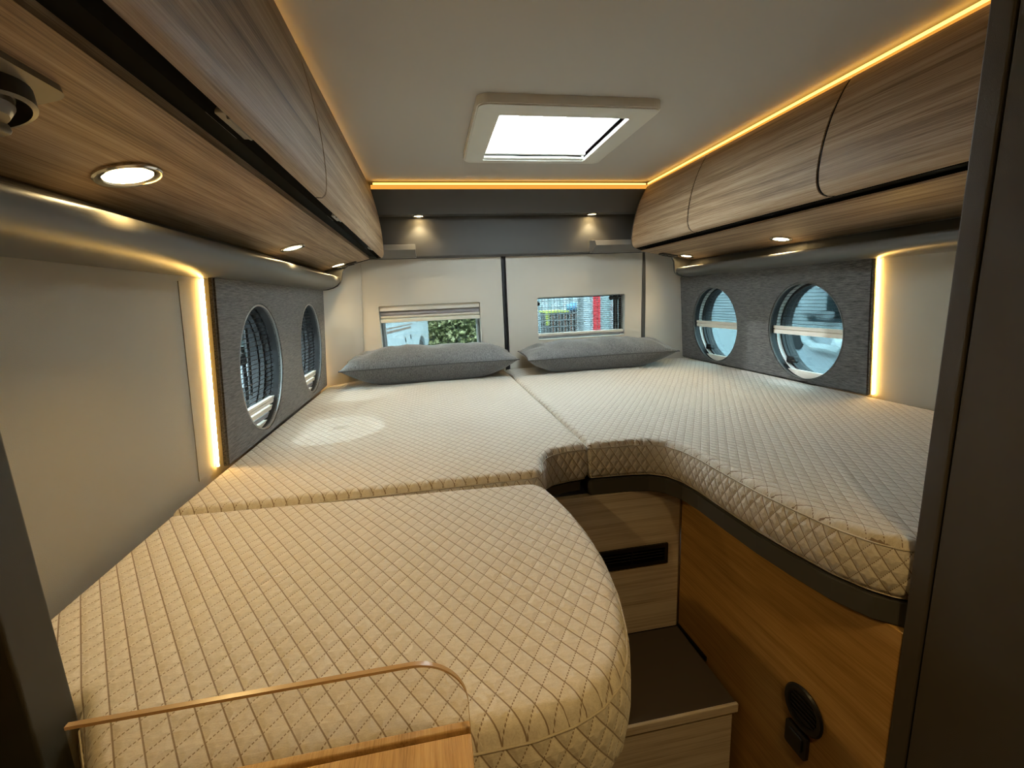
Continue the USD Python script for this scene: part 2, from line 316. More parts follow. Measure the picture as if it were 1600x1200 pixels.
put('folded_pleat', rbox(.543, 1.009, YD+.014, YD+.032, 1.095, 1.1025, .002), 'grey_pleat', b)
put('insect_screen', pleated_sheet(.544, 1.008, 1.117, 1.298, YD+.022, 17, .003), 'insect_screen', b, smooth=False)
put('screen_thread', cat(*[rbox(.544, 1.008, YD+.017, YD+.0184, z, z+.0014) for z in np.linspace(1.122, 1.292, 17)]), 'wire_steel', b, smooth=False, kind='stuff')

# ------------------------------------------------------------------ round side windows
def porthole(side, name, label, hole, screen, bar, blabel):
    (y, z, a, bb) = hole; sg = -1 if side == 'l' else 1
    X = (lambda d: (lx(z, d) if side == 'l' else rx(z, d)))
    def ring(o, i, d0, d1, s=0.):
        pg = ellipse(y, z, a+o, bb+o).difference(ellipse(y, z, a+i, bb+i))
        A, B = sorted((X(d0), X(d1))); m = ext(pg, A, B, 'x'); v = m.vertices.copy()
        v[:, 0] += (LL if side == 'l' else LR)*(v[:, 2]-z); m.vertices = v; return m
    t = thing(name, label, 'window', (X(.04), y, z), kind='structure')
    put('reveal', ring(.022, .003, .0115, .034), 'rubber_black', t)
    put('frame_ring', ring(.020, .0, .034, .050), 'white_frame' if side == 'r' else 'rubber_black', t, label='pale inner frame ring' if side == 'r' else None)
    put('rubber_seal', ring(.022, -.008, .050, .062), 'rubber_black', t)
    A, B = sorted((X(.064), X(.068))); pane = ext(ellipse(y, z, a+.010, bb+.010), A, B, 'x')
    v = pane.vertices.copy(); v[:, 0] += (LL if side == 'l' else LR)*(v[:, 2]-z); pane.vertices = v
    put('pane', pane, 'side_glass' if side == 'r' else 'clear_glass', t, smooth=False)
    put('outer_ring', ring(.030, -.004, .068, .10), 'rubber_black', t)
    # stay with its knob at the far lower side of the ring
    q = math.radians(-48); ky, kz = y + (a-.022)*math.cos(q), z + (bb-.018)*math.sin(q)
    xk = X(.055) + (LL if side == 'l' else LR)*(kz-z)
    if side == 'r':
        put('latch', cat(rbox(min(xk, xk-.024), max(xk, xk-.024)+.004, ky-.020, ky+.016, kz-.012, kz+.014, .005), rbox(xk-.030, xk-.016, ky-.034, ky-.006, kz-.008, kz+.004, .004)), 'black_plastic', t)
    else:
        pts = [(X(.056)-.02*s, y+.02+.01*math.sin(2.6*s), z+.06-.25*s) for s in np.linspace(0, .8, 12)]
        put('stay_arm', tube(pts, .006, 8), 'black_plastic', t)
        put('stay_arm', tube([(p[0], p[1]+.045, p[2]+.05) for p in pts], .005, 8), 'black_plastic', t)
        put('latch', rbox(X(.066), X(.052), y-.004, y+.034, z+.008, z+.034, .005), 'black_plastic', t)
    # insect blind running in front of the pane
    bl = thing('pleated_blind', blabel, 'blind', (X(.03), y, z), 'blinds of the round windows')
    def clip(z0, z1, inset=.0015):
        return ellipse(y, z, a+inset, bb+inset).intersection(sbox(y-1, z0, y+1, z1))
    def slab(pg, d0, d1, zc):
        A, B = sorted((X(d0), X(d1))); m = ext(pg, A, B, 'x'); v = m.vertices.copy(); v[:, 0] += (LL if side == 'l' else LR)*(v[:, 2]-z); m.vertices = v; return m
    z0, z1 = bar
    h = z1-z0
    put('rail', cat(slab(clip(z0+.62*h, z1), .0205, .034, 0), slab(clip(z0, z0+.52*h), .0205, .034, 0), slab(clip(z0+.5*h, z0+.64*h), .026, .034, 0)), 'cream_blind', bl, smooth=False)
    if side == 'l':
        for k in range(3):
            pz = z0 - .004 - k*.017
            put('folded_pleat', slab(clip(pz-.014, pz-.002), .021+.003*(k % 2), .034, 0), 'cream_blind' if k != 1 else 'grey_pleat', bl, smooth=False)
    else:
        zb = z - bb + .026
        put('sill_rail', slab(clip(z-bb-.004, zb), .0205, .034, 0), 'cream_blind', bl, smooth=False)
    top = z+bb
    n = int((top-z1)/.0125)
    put('insect_screen', slab(clip(z1, top), .0300, .0305, 0), 'insect_screen', bl, smooth=False)
    put('screen_thread', cat(*[slab(clip(q, q+(.0017 if side == 'l' else .0013)), .0275, .029, 0) for q in np.linspace(z1+.01, top-.012, n)]), 'rubber_black', bl, smooth=False, kind='stuff')
porthole('l', 'window_3', 'nearer round window in the left grey panel', HOLES_L[0], True, (1.022, 1.040), 'pleated blind folded at the foot of the nearer left round window')
porthole('l', 'window_4', 'farther round window in the left grey panel', HOLES_L[1], True, (1.022, 1.040), 'pleated blind folded at the foot of the farther left round window')
porthole('r', 'window_5', 'larger nearer round window in the right grey panel', HOLES_R[0], True, (1.122, 1.152), 'cream blind rail halfway across the nearer right round window')
porthole('r', 'window_6', 'farther round window in the right grey panel beside the pillow', HOLES_R[1], True, (1.122, 1.152), 'cream blind rail halfway across the farther right round window')

# ------------------------------------------------------------------ upholstered panels with lit edges
def wall_panel(side, label, y0, y1, y0t, y1t, holes):
    t = thing('upholstered_panel', label, 'wall panel', (lx(.95) if side == 'l' else rx(.95), (y0+y1)/2, .94), 'grey fabric wall panels')
    pg = Polygon([(y0, .953), (y1, .953), (y1t, 1.376), (y0t, 1.376)]).buffer(-.008).buffer(.008, quad_segs=4)
    for (y, z, a, b_) in holes: pg = pg.difference(ellipse(y, z, a, b_))
    x0, x1 = (XL-.011, XL) if side == 'l' else (XR, XR+.011)
    front = ext(pg.buffer(-.004), *((x1-.004, x1) if side == 'l' else (x0, x0+.004)), 'x')
    body = ext(pg, *((x0, x1-.004) if side == 'l' else (x0+.004, x1)), 'x')
    put('fabric_board', lean(cat(front, body), side), 'slub_upholstery', t, smooth=False)
    for (y, z, a, b_) in holes:
        rg = ellipse(y, z, a+.0015, b_+.0015).difference(ellipse(y, z, a-.003, b_-.003))
        put('edge_ring', lean(ext(rg, *((x1-.005, x1-.001) if side == 'l' else (x0+.001, x0+.005)), 'x'), side), 'satin_metal' if side == 'l' else 'slate_plastic', t, label='slim edge ring of the round opening')
    return t
wall_panel('l', 'dark grey fabric panel with two round openings on the left wall', 1.064, 2.075, 1.075, 2.095, HOLES_L)
wall_panel('r', 'dark grey fabric panel with two round openings on the right wall', 1.148, 2.206, 1.152, 2.200, HOLES_R)
def strip(label, pts, w, m, diff=None):
    t = put('led_strip', cat(*[tube(p, w, 8) for p in pts]), m, label=label, cat='led strip'); return t
def edge(side, y, y2, z0, z1, d): return [((lx(z, d) if side == 'l' else rx(z, d)), y+(y2-y)*(z-z0)/(z1-z0), z) for z in np.linspace(z0, z1, 6)]
strip('vertical warm led strip behind the near edge of the left grey panel', [edge('l', 1.0680, 1.0785, .955, 1.370, .0245)], .0032, 'panel_strip')
strip('vertical warm led strip behind the near edge of the right grey panel', [edge('r', 1.1515, 1.1555, .955, 1.370, .0245)], .0032, 'panel_strip')
strip('vertical warm led strip behind the far edge of the left grey panel', [edge('l', 2.073, 2.092, .955, 1.372, .024)], .0022, 'panel_strip')
strip('vertical warm led strip behind the far edge of the right grey panel', [edge('r', 2.2030, 2.1975, .955, 1.370, .0245)], .0022, 'panel_strip')
t = put('cover_strip', cat(lean(rbox(-.505, -.5035, .992, 1.040, .95, 1.362, .0005), 'l')), 'cream_leatherette', label='narrow cream cover strip on the left wall beside the grey panel', cat='cover strip')

# ------------------------------------------------------------------ overhead cabinets
def smooth_curve(P, n):
    P = np.array(P, float); s = np.r_[0, np.cumsum(np.linalg.norm(np.diff(P, axis=0), axis=1))]
    from scipy.interpolate import PchipInterpolator
    q = np.linspace(0, s[-1], n); return np.c_[PchipInterpolator(s, P[:, 0])(q), PchipInterpolator(s, P[:, 1])(q)]
def door_skin(prof, y0, y1, thick, inward):
    """Curved door: profile (x,z) from top to bottom, near edge y0(t), far edge y1(t), t 0..1 from top to bottom."""
    k = len(prof); T = np.linspace(0, 1, k); nz = np.gradient(prof, axis=0); nrm = np.c_[nz[:, 1], -nz[:, 0]]; nrm /= np.linalg.norm(nrm, axis=1, keepdims=True)
    if (nrm[:, 0].mean() > 0) != (inward > 0): nrm = -nrm
    m_ = 14; e = .0018
    def grid(off, ins): 
        V = []
        for i in range(k):
            a, b_ = y0(T[i])+ins, y1(T[i])-ins; p = prof[i]+nrm[i]*off
            V += [(p[0], y, p[1]) for y in np.linspace(a, b_, m_)]
        return V
    V = np.array(grid(0, e)+grid(e, 0)+grid(thick, 0)); N = k*m_; F = []
    for i in range(k-1):
        for j in range(m_-1):
            q = i*m_+j; F += [(q, q+1, q+m_+1), (q, q+m_+1, q+m_)]; q += 2*N; F += [(q, q+m_+1, q+1), (q, q+m_, q+m_+1)]
    loop = [i for i in range(m_)] + [i*m_+m_-1 for i in range(1, k)] + [(k-1)*m_+j for j in range(m_-2, -1, -1)] + [i*m_ for i in range(k-2, 0, -1)]
    for L0, L1 in ((0, N), (N, 2*N)):
        for a, b_ in zip(loop, loop[1:]+loop[:1]): F += [(L0+a, L1+a, L1+b_), (L0+a, L1+b_, L0+b_)]
    m = trimesh.Trimesh(V, F, process=False); trimesh.repair.fix_normals(m); return m
PL = smooth_curve([(-.214, 1.800), (-.205, 1.760), (-.193, 1.70), (-.186, 1.65), (-.182, 1.60), (-.181, 1.55), (-.182, 1.522), (-.186, 1.508), (-.194, 1.502)], 40)
PR = smooth_curve([(1.066, 1.800), (1.042, 1.765), (1.012, 1.70), (.995, 1.64), (.987, 1.59), (.984, 1.55), (.988, 1.530), (.996, 1.519), (1.005, 1.515)], 40)
def corner_curve(ytop, ybot, r, dirn=-1):
    def f(t):
        base = ytop+(ybot-ytop)*min(t/.8, 1)*.35
        if t > .72: base += dirn*r*(1-math.sqrt(max(0, 1-((t-.72)/.28)**2)))
        return base
    return f
DOORS = []
def cabinet(side, label, prof, seams, yend, ystart):
    sg = 1 if side == 'l' else -1
    xb = prof[-1][0]; wallx = -.44 if side == 'l' else 1.30
    t = thing('overhead_cabinet', label, 'overhead cabinet', (xb-sg*.1, 1.0, 1.45), 'walnut overhead cabinets')
    ins = -sg
    cuts = [lambda q, s=ystart: s] + seams + [lambda q, s=yend: s]
    for i in range(len(cuts)-1):
        g = .0027
        DOORS.append(put('door' if i < len(cuts)-2 or side == 'r' else 'end_panel', door_skin(prof, lambda q, c=cuts[i]: c(q)+g, lambda q, c=cuts[i+1]: c(q)-g, .016, ins), 'walnut_veneer', t, smooth=35))
    for c in seams:
        put('edge_seal', door_skin(prof + np.array([-sg*.0015, 0]), lambda q, c=c: c(q)-.0032, lambda q, c=c: c(q)+.0032, .010, ins), 'dark_channel', t, smooth=35)
    # dark inner carcass behind the doors, closed end towards the rear doors
    inner = [(p[0]-sg*.017, p[1]) for p in prof[::3]] + [(prof[-1][0]-sg*.02, prof[-1][1]+.006)]
    poly = [(wallx, 1.80)] + inner + [(xb-sg*.055, 1.512), (wallx, 1.475)]
    put('carcass', ext(Polygon(poly), ystart, yend-.004, 'y'), 'dark_channel', t, smooth=False)
    endp = [(wallx, 1.80)] + [tuple(p) for p in prof[::2]] + [tuple(prof[-1])] + [(xb-sg*.05, 1.497), (wallx, 1.452)]
    put('end_cap', ext(Polygon(endp), yend-.003, yend+.006, 'y'), 'charcoal_plastic', t, smooth=False)
    # underside board, sloping down to the wall
    x0 = xb-sg*(.052 if side == 'l' else .030)
    zf, zb = 1.500, 1.452
    ub = [(x0, zf), (wallx, zb), (wallx, zb+.016), (x0, zf+(.012 if side == 'l' else .005))]
    put('underside_board', ext(Polygon(ub), ystart, yend, 'y'), 'walnut_veneer', t, smooth=False)
    # dark handle channel between doors and underside
    put('handle_channel', rbox(min(x0, prof[-1][0]-sg*.001), max(x0, prof[-1][0]-sg*.001), ystart, yend-.004, 1.513, 1.532, .001), 'dark_channel', t)
    return t, x0, wallx
SL = [corner_curve(1.015, .955, .055), corner_curve(1.60, 1.53, .055)]
SRt = [corner_curve(1.050, 1.030, .035), corner_curve(1.635, 1.610, .035)]
def flip(f): return f
cl, ux0L, wxL = cabinet('l', 'walnut overhead cabinet row with curved doors along the left wall', PL, SL, 2.125, -.45)
cr, ux0R, wxR = cabinet('r', 'walnut overhead cabinet row with curved doors along the right wall', PR, SRt, 2.105, .448)
for (y, l), dr in zip(((.604, .042), (1.18, .036), (1.80, .03)), DOORS):
    put('latch_tab', cat(rbox(-.218, -.197, y-l, y+l, 1.5065, 1.5135, .003), rbox(-.200, -.196, y-l*.8, y+l*.8, 1.503, 1.510, .0015)), 'tab_grey', dr)

def under_z(side, x):
    x0, wx = (ux0L, wxL) if side == 'l' else (ux0R, wxR)
    return 1.500 + (x-x0)/(wx-x0)*(1.452-1.500)
def under_n(side): # normal pointing down out of the board
    x0, wx = (ux0L, wxL) if side == 'l' else (ux0R, wxR)
    d = np.array([wx-x0, 0, -.048]); n = np.array([d[2], 0, -d[0]]); n /= np.linalg.norm(n); return n if n[2] < 0 else -n
def downlight(label, o, n, r, power=1.0, cone=58.0, group='round downlights under the cabinets'):
    o = np.array(o, float); n = np.array(n, float)
    t = thing('downlight', label, 'downlight', o, group)
    put('bezel', lathe([(r, -.001), (r*1.02, .003), (r*.97, .005), (r*.80, .0045), (r*.72, .002), (r*.72, -.001)], o, n, 48), 'chrome', t, smooth=40)
    put('lens', disc(o+n*.0012, n, r*.73), 'spot_lens', t, smooth=False)
    lt = UsdLux.SphereLight.Define(stage, t+'/beam'); lt.CreateRadiusAttr(.012 if r < .04 else .06); lt.CreateIntensityAttr(BEAM*power); lt.CreateColorAttr(Gf.Vec3f(1.0, .66, .24) if power > 1 else Gf.Vec3f(1.0, .80, .46))
    lt.CreateNormalizeAttr(True)
    sh = UsdLux.ShapingAPI.Apply(lt.GetPrim()); sh.CreateShapingConeAngleAttr(cone); sh.CreateShapingConeSoftnessAttr(.7)
    q = n/np.linalg.norm(n); zx = -q; xx = np.cross([0, 1, 0], zx); xx /= np.linalg.norm(xx); yy = np.cross(zx, xx); pos = n*(.014 if r < .04 else .065)
    lt.AddTransformOp().Set(Gf.Matrix4d(*map(float, xx), 0, *map(float, yy), 0, *map(float, zx), 0, *map(float, pos), 1))
    return t
for (x, y, r, lb) in ((-.356, .668, .036, 'round chrome downlight nearest the viewer under the left cabinet'), (-.368, 1.40, .034, 'middle round downlight under the left cabinet'), (-.362, 2.02, .034, 'farthest round downlight under the left cabinet beside the black socket')):
    downlight(lb, (x, y, under_z('l', x)), under_n('l'), r, 1.15 if y < 1 else .6)
for (x, y, r, lb) in ((1.218, 2.01, .032, 'farther round downlight under the right cabinet beside the black socket'), (1.222, 1.425, .034, 'nearer round downlight under the right cabinet')):
    downlight(lb, (x, y, under_z('r', x)), under_n('r'), r, .65)
downlight('round downlight in the ceiling of the aisle behind the viewer', (.33, -.12, ZC), (0, 0, -1), .042, 3.4, 54.0, None)
def tilt_under(m, side, x, y):
    n = under_n(side); a = math.atan2(n[0], -n[2])
    m.apply_transform(trimesh.transformations.rotation_matrix(-a, [0, 1, 0], [0, 0, 0])); m.apply_translation((x, y, under_z(side, x))); return m
for side, x, y, lb in (('l', -.336, 2.082, 'small black socket plate at the far end of the left cabinet underside'), ('r', 1.155, 2.062, 'small black socket plate at the far end of the right cabinet underside')):
    t = thing('socket_plate', lb, 'socket', (x, y, under_z(side, x)))
    pl = put('plate', tilt_under(ext(rrect(-.042, .042, -.021, .021, .006), -.007, .001, 'z'), side, x, y), 'charcoal_plastic', t)
    put('socket_slot', tilt_under(rbox(-.030, -.004, -.010, .010, -.010, -.0065, .001), side, x, y), 'black_plastic', pl)
    put('socket_slot', tilt_under(rbox(.004, .030, -.010, .010, -.010, -.0065, .001), side, x, y), 'black_plastic', pl)
t = thing('swivel_fitting', 'bronze-grey plastic swivel fitting on the left cabinet underside near the viewer', 'fitting', (-.33, .43, 1.48))
pl = put('plate', tilt_under(ext(rrect(-.044, .044, -.090, .090, .012), -.006, .001, 'z'), 'l', -.330, .388), 'tab_bronze', t)
put('socket_bowl', tilt_under(lathe([(.001, -.009), (.026, -.012), (.033, -.020), (.037, -.019), (.039, -.005), (.039, 0)], (0, .0, 0), (0, 0, 1), 40), 'l', -.335, .440), 'black_plastic', pl)
put('knob', tilt_under(cat(lathe([(.001, -.026), (.018, -.025), (.024, -.018), (.025, -.008)], (0, 0, 0), (0, 0, 1), 32), rbox(-.006, .006, -.022, .022, -.032, -.022, .003)), 'l', -.335, .440), 'tab_bronze', t)

# ------------------------------------------------------------------ grey ledge (cornice) below the cabinets
def ledge(side, label, y0, y1):
    if side == 'l': f = lambda x, z: (x, z)
    else: f = lambda x, z: (.869 - x, z)
    lipx = -.345
    P = [(-.470, 1.4495), (-.428, 1.4485), (-.420, 1.438), (-.414, 1.424), (-.402, 1.413), (-.380, 1.411), (-.358, 1.416), (-.349, 1.4165), (-.3445, 1.413), (-.343, 1.405), (-.347, 1.394), (-.358, 1.384), (-.378, 1.376), (-.405, 1.3725), (-.440, 1.3715), (-.470, 1.3715)]
    if side == 'l':
        P = [(-.470, 1.4495), (-.432, 1.4485), (-.428, 1.441), (-.422, 1.430), (-.412, 1.424), (-.400, 1.4235), (-.390, 1.4265), (-.381, 1.427), (-.3765, 1.4235), (-.375, 1.415), (-.379, 1.403), (-.389, 1.392), (-.405, 1.382), (-.425, 1.376), (-.445, 1.3725), (-.470, 1.3715)]
    t = thing('storage_ledge', label, 'ledge', (f(-.42, 0)[0], (y0+y1)/2, 1.37), 'slate grey ledges under the cabinets')
    put('ledge_rail', ext(Polygon([f(*p) for p in P]), y0, y1, 'y'), 'slate_plastic', t, smooth=50)
    E = [(-.470, 1.446), (-.300, 1.486), (-.302, 1.480), (-.322, 1.470), (-.334, 1.445), (-.336, 1.425), (-.338, 1.405), (-.343, 1.392), (-.356, 1.382), (-.378, 1.3735), (-.405, 1.370), (-.470, 1.369)]
    if side == 'l':
        E = [(-.470, 1.446), (-.335, 1.476), (-.337, 1.470), (-.352, 1.460), (-.362, 1.447), (-.366, 1.430), (-.370, 1.413), (-.376, 1.400), (-.388, 1.388), (-.405, 1.379), (-.430, 1.372), (-.470, 1.369)]
    put('end_cap', ext(Polygon([f(*p) for p in E]), y1-.001, y1+.014, 'y'), 'charcoal_plastic', t, smooth=40)
ledge('l', 'rounded slate grey storage ledge along the left wall under the cabinet', -.45, 2.105)
ledge('r', 'rounded slate grey storage ledge along the right wall under the cabinet', .448, 2.090)

# ceiling led strips in their profiles
def led_profile(label, p0, p1, w, d):
    p0, p1 = np.array(p0, float), np.array(p1, float); ax = p1-p0
    t = thing('led_profile', label, 'led strip', (p0+p1)/2)
    mn, mx = np.minimum(p0, p1), np.maximum(p0, p1)
    put('diffuser', rbox(mn[0]-(w if abs(ax[0]) < .1 else 0), mx[0]+(w if abs(ax[0]) < .1 else 0), mn[1]-(w if abs(ax[1]) < .1 else 0), mx[1]+(w if abs(ax[1]) < .1 else 0), p0[2]-.0045, p0[2]+.0045, .002), 'ceiling_strip', t)
    if d is not None: put('profile', d, 'strip_body', t, label='glowing lower lip of the light strip')
led_profile('warm led strip between the ceiling and the right cabinet', (1.071, .448, 1.811), (1.071, 2.115, 1.811), .004, rbox(1.0655, 1.078, .448, 2.112, 1.7985, 1.8062, .001))
led_profile('warm led strip along the ceiling over the rear doors', (-.20, 2.117, 1.8105), (1.06, 2.117, 1.8105), .004, rbox(-.21, 1.07, 2.110, 2.122, 1.789, 1.8055, .001))
led_profile('warm led strip hidden on top of the left cabinet', (-.245, -.45, 1.8105), (-.245, 2.10, 1.8105), .004, rbox(-.26, -.235, -.45, 2.10, 1.8005, 1.8055, .001))

# ------------------------------------------------------------------ dark fascia over the rear doors
t = thing('rear_fascia', 'dark grey fascia with two spotlights above the rear doors', 'fascia', (.43, 2.2, 1.5))
X0, X1 = -.235, 1.095
put('sloping_board', ext([(2.112, 1.788), (2.150, 1.690), (2.205, 1.690), (2.26, 1.70), (2.26, 1.80), (2.16, 1.80)], X0, X1, 'x'), 'fascia_grey', t, smooth=False)
put('back_board', ext([(2.215, 1.692), (2.215, 1.515), (2.222, 1.506), (2.26, 1.506), (2.26, 1.692)], X0-.08, X1+.08, 'x'), 'fascia_grey', t, smooth=False)
for x0, x1 in ((-.235, -.043), (.812, 1.10)):
    c = [(2.216, 1.570), (2.140, 1.560), (2.124, 1.536), (2.190, 1.508), (2.216, 1.508)]
    put('corner_shelf', ext(Polygon(c), x0, x1, 'x'), 'shelf_grey', t, smooth=False)
for x, lb in ((-.018, 'small spotlight over the left rear door'), (.812, 'small spotlight over the right rear door')):
    downlight(lb, (x, 2.178, 1.690), (0, 0, -1), .026, .55, 58.0, 'small spotlights over the rear doors')
t = None

# ------------------------------------------------------------------ roof hatch
t = thing('roof_hatch', 'white framed roof hatch with bright opal pane in the ceiling', 'roof hatch', (.42, 1.52, 1.80))
o = [(.160, 1.252), (.662, 1.252), (.704, 1.765), (.172, 1.765)]
o = rrect(.162, .682, 1.258, 1.768, .03); inn = rrect(HX0, HX1, HY0, HY1, .006)
put('frame', cat(ext(o.buffer(-.004).difference(inn), 1.7990, 1.803, 'z'), ext(o.difference(inn), 1.803, ZC, 'z'), ext(rrect(HX0-.012, HX1+.012, HY0-.012, HY1+.012, .01).difference(inn), 1.81, 1.862, 'z')), 'hatch_white', t, smooth=False)
put('pane', rbox(HX0-.03, HX1+.03, HY0-.03, HY1+.03, 1.863, 1.868), 'opal_pane', t, smooth=False)
put('crank_knob', lathe([(.001, 0), (.020, .001), (.024, .008), (.026, .016), (.001, .016)], (.335, 1.372, 1.826), (0, 0, 1), 36), 'hatch_white', t)
put('crank_mount', lathe([(.001, 0), (.040, .0), (.044, .006), (.044, .010), (.001, .010)], (.335, 1.366, 1.845), (0, 0, 1), 36), 'hatch_white', t)
put('blind_rail', rbox(HX0+.002, HX1-.002, 1.700, 1.713, 1.812, 1.822, .003), 'hatch_white', t)
put('blind_rail', rbox(HX0+.002, HX1-.002, 1.722, 1.734, 1.803, 1.812, .003), 'hatch_white', t)

# ------------------------------------------------------------------ mattresses
def resample(poly, step):
    L = poly.exterior if hasattr(poly, 'exterior') else LineString(list(poly)+[poly[0]])
    n = int(L.length/step); return np.array([L.interpolate(i*L.length/n).coords[0] for i in range(n)]), L.length
def mattress(label, outline, ztop, h, R=.015, seed=0, soft=.006):
    poly = Polygon(outline).buffer(-soft).buffer(soft, quad_segs=8)
    if poly.exterior.is_ccw is False: poly = Polygon(list(poly.exterior.coords)[::-1])
    bd, L = resample(poly, .008)
    zt = ztop if callable(ztop) else (lambda x, y: ztop + 0*x)
    pts = [bd]
    for d in (.0012, .004, .008, .013, .019, .026):
        q = poly.buffer(-d)
        if q.geom_type != 'Polygon': q = max(q.geoms, key=lambda g: g.area)
        pts.append(resample(q, .010)[0])
    x0, y0, x1, y1 = poly.bounds; gx, gy = np.meshgrid(np.arange(x0, x1, .016), np.arange(y0, y1, .016))
    inn = poly.buffer(-.034); k = contains_xy(inn, gx.ravel(), gy.ravel()); pts.append(np.c_[gx.ravel()[k], gy.ravel()[k]])
    P = np.vstack(pts); T = Delaunay(P).simplices; c = P[T].mean(1); T = T[contains_xy(poly, c[:, 0], c[:, 1])]
    a = np.cross(P[T[:, 1]]-P[T[:, 0]], P[T[:, 2]]-P[T[:, 0]]); T = T[np.abs(a) > 1e-9]; a = a[np.abs(a) > 1e-9]; T[a < 0] = T[a < 0][:, ::-1]
    ds = cKDTree(resample(poly, .002)[0]).query(P)[0]; ds[:len(bd)] = 0; dd = np.minimum(ds, R)
    z = zt(P[:, 0], P[:, 1]) - R + np.sqrt(np.maximum(0, R*R-(R-dd)**2))
    z += (.0035*(meshkit.fbm(np.c_[P*6, 0*z], 2, seed)-.5))*np.clip(ds/.08, 0, 1)
    t = thing('mattress', label, 'mattress', (float(poly.centroid.x), float(poly.centroid.y), float(zt(poly.centroid.x, poly.centroid.y))-h), 'quilted mattresses of the bed')
    put('top_panel', trimesh.Trimesh(np.c_[P, z], T, process=False), 'quilted_cover', t, smooth=True, uv=P)
    rows = []
    n = len(bd); tn = np.roll(bd, -1, 0)-np.roll(bd, 1, 0); tn /= np.linalg.norm(tn, axis=1, keepdims=True); nr = np.c_[tn[:, 1], -tn[:, 0]]
    zs = zt(bd[:, 0], bd[:, 1]) - R; s = np.linspace(0, L, n+1); V, UV = [], []
    H = h-R; prof = [(0, 0), (.0035, -.12), (.005, -.3), (.005, -.6), (.003, -.82), (-.004, -.95), (-.012, -1.0), (-.03, -1.0)]
    for off, fz in prof:
        q = bd+nr*off; row = np.c_[q, zs+fz*H]; V.append(np.vstack([row, row[:1]])); UV.append(np.c_[s, np.r_[fz*H, ] * np.ones(n+1)])
    V = np.array(V); k = len(prof); F = []
    for i in range(k-1):
        for j in range(n):
            q = i*(n+1)+j; F += [(q, q+n+1, q+n+2), (q, q+n+2, q+1)]
    m = trimesh.Trimesh(V.reshape(-1, 3), F, process=False)
    put('side_panel', m, 'quilted_cover', t, smooth=True, uv=np.vstack(UV))
    put('piping', tube(np.c_[bd+nr*.0006, zs], .0013, 6, close=True), 'mattress_piping', t, smooth=True)
    put('piping', tube(np.c_[bd-nr*.004, zs-.955*H], .0014, 6, close=True), 'mattress_piping', t, smooth=True)
    return t
ML = [(-.488, .848), (.175, .848), (.196, .852), (.207, .866), (.214, .89), (.222, .925), (.238, .952), (.262, .970), (.30, .980), (.346, .985), (.349, 1.0), (.352, 2.225), (-.335, 2.225), (-.478, 2.09)]
MR = [(.354, .985), (.46, .978), (.505, .968), (.535, .945), (.552, .905), (.558, .85), (.559, .76), (.562, .67), (.570, .60), (.582, .53), (.600, .485), (.62, .460), (.64, .4505), (.68, .4495), (1.345, .4495), (1.348, 2.19), (1.11, 2.225), (.357, 2.225)]
MN = [(-.482, .424), (-.354, .424), (-.278, .322), (.009, .322), (.063, .3235), (.102, .330), (.134, .342), (.160, .362), (.181, .392), (.199, .434), (.214, .492), (.224, .560), (.226, .63), (.222, .70), (.214, .76), (.203, .815), (.186, .838), (.165, .843), (-.487, .843)]
mattress('beige quilted mattress along the left side under the left pillow', ML, .950, .095, seed=1)
mattress('beige quilted mattress along the right side with a curved front edge', MR, .950, .095, seed=2)
mattress('beige quilted foot mattress nearest the viewer with a rounded corner', MN, lambda x, y: .950-.017*np.clip((x+.48)/.65, 0, 1), .115, R=.022, seed=3)

# bed board: dark rim below the mattresses
def board(label, outline, z0, z1, ins):
    pg = Polygon(outline).buffer(-ins).buffer(-.01).buffer(.01)
    put('bed_board', cat(ext(pg.buffer(-.003), z1-.003, z1, 'z'), ext(pg, z0+.003, z1-.003, 'z'), ext(pg.buffer(-.003), z0, z0+.003, 'z')), 'charcoal_plastic', smooth=30, label=label, cat='bed board')
RIM = [(.354, .988), (.46, .982), (.505, .972), (.537, .948), (.555, .905), (.561, .85), (.562, .76), (.565, .67), (.573, .60), (.585, .53), (.607, .48), (.64, .4495), (.68, .449), (1.33, .449), (1.33, 2.18), (.357, 2.18)]
board('dark grey curved bed board under the right mattress', RIM, .812, .853, 0)
board('dark grey bed board under the left mattress', ML[:-2]+[(-.46, 2.09)], .825, .853, .012)
board('dark bed board under the nearest mattress', [(-.46, .43), (-.32, .43), (-.25, .36), (.05, .36), (.13, .39), (.17, .46), (.19, .6), (.18, .80), (-.46, .80)], .795, .816, 0)

# ------------------------------------------------------------------ bed base fronts, step, wardrobe
t = thing('aisle_cabinet', 'pale wood bed base front between the beds with a black air vent', 'cabinet', (.40, 1.0, 0))
fr = sbox(.10, .404, .599, .8115).difference(sbox(.372, .604, .563, .654))
put('front_panel', ext(fr, .985, 1.003, 'y'), 'pale_ash_veneer', t, smooth=False)
put('corner_profile', rbox(.5985, .6035, .9845, 1.003, .404, .8115, .001), 'satin_metal', t)
put('side_panel', rbox(.10, .116, 1.003, 1.6, .404, .80), 'pale_ash_veneer', t, smooth=False)
t = thing('air_vent', 'black slatted air vent grille in the pale wood panel', 'vent', (.467, .985, .629))
vf = put('vent_frame', ext(sbox(.369, .601, .566, .657).difference(sbox(.378, .611, .557, .647)), .979, .998, 'y'), 'black_plastic', t, smooth=False)
put('vent_back', rbox(.372, .563, 1.001, 1.008, .604, .654), 'black_plastic', t, smooth=False)
for k in range(4):
    m = rbox(.378, .557, .984, .996, -.0012, .0012, .0005); m.apply_transform(trimesh.transformations.rotation_matrix(-.5, [1, 0, 0], [0, .99, 0])); m.apply_translation((0, 0, .6165+k*.0085))
    put('vent_slat', m, 'black_plastic', vf)
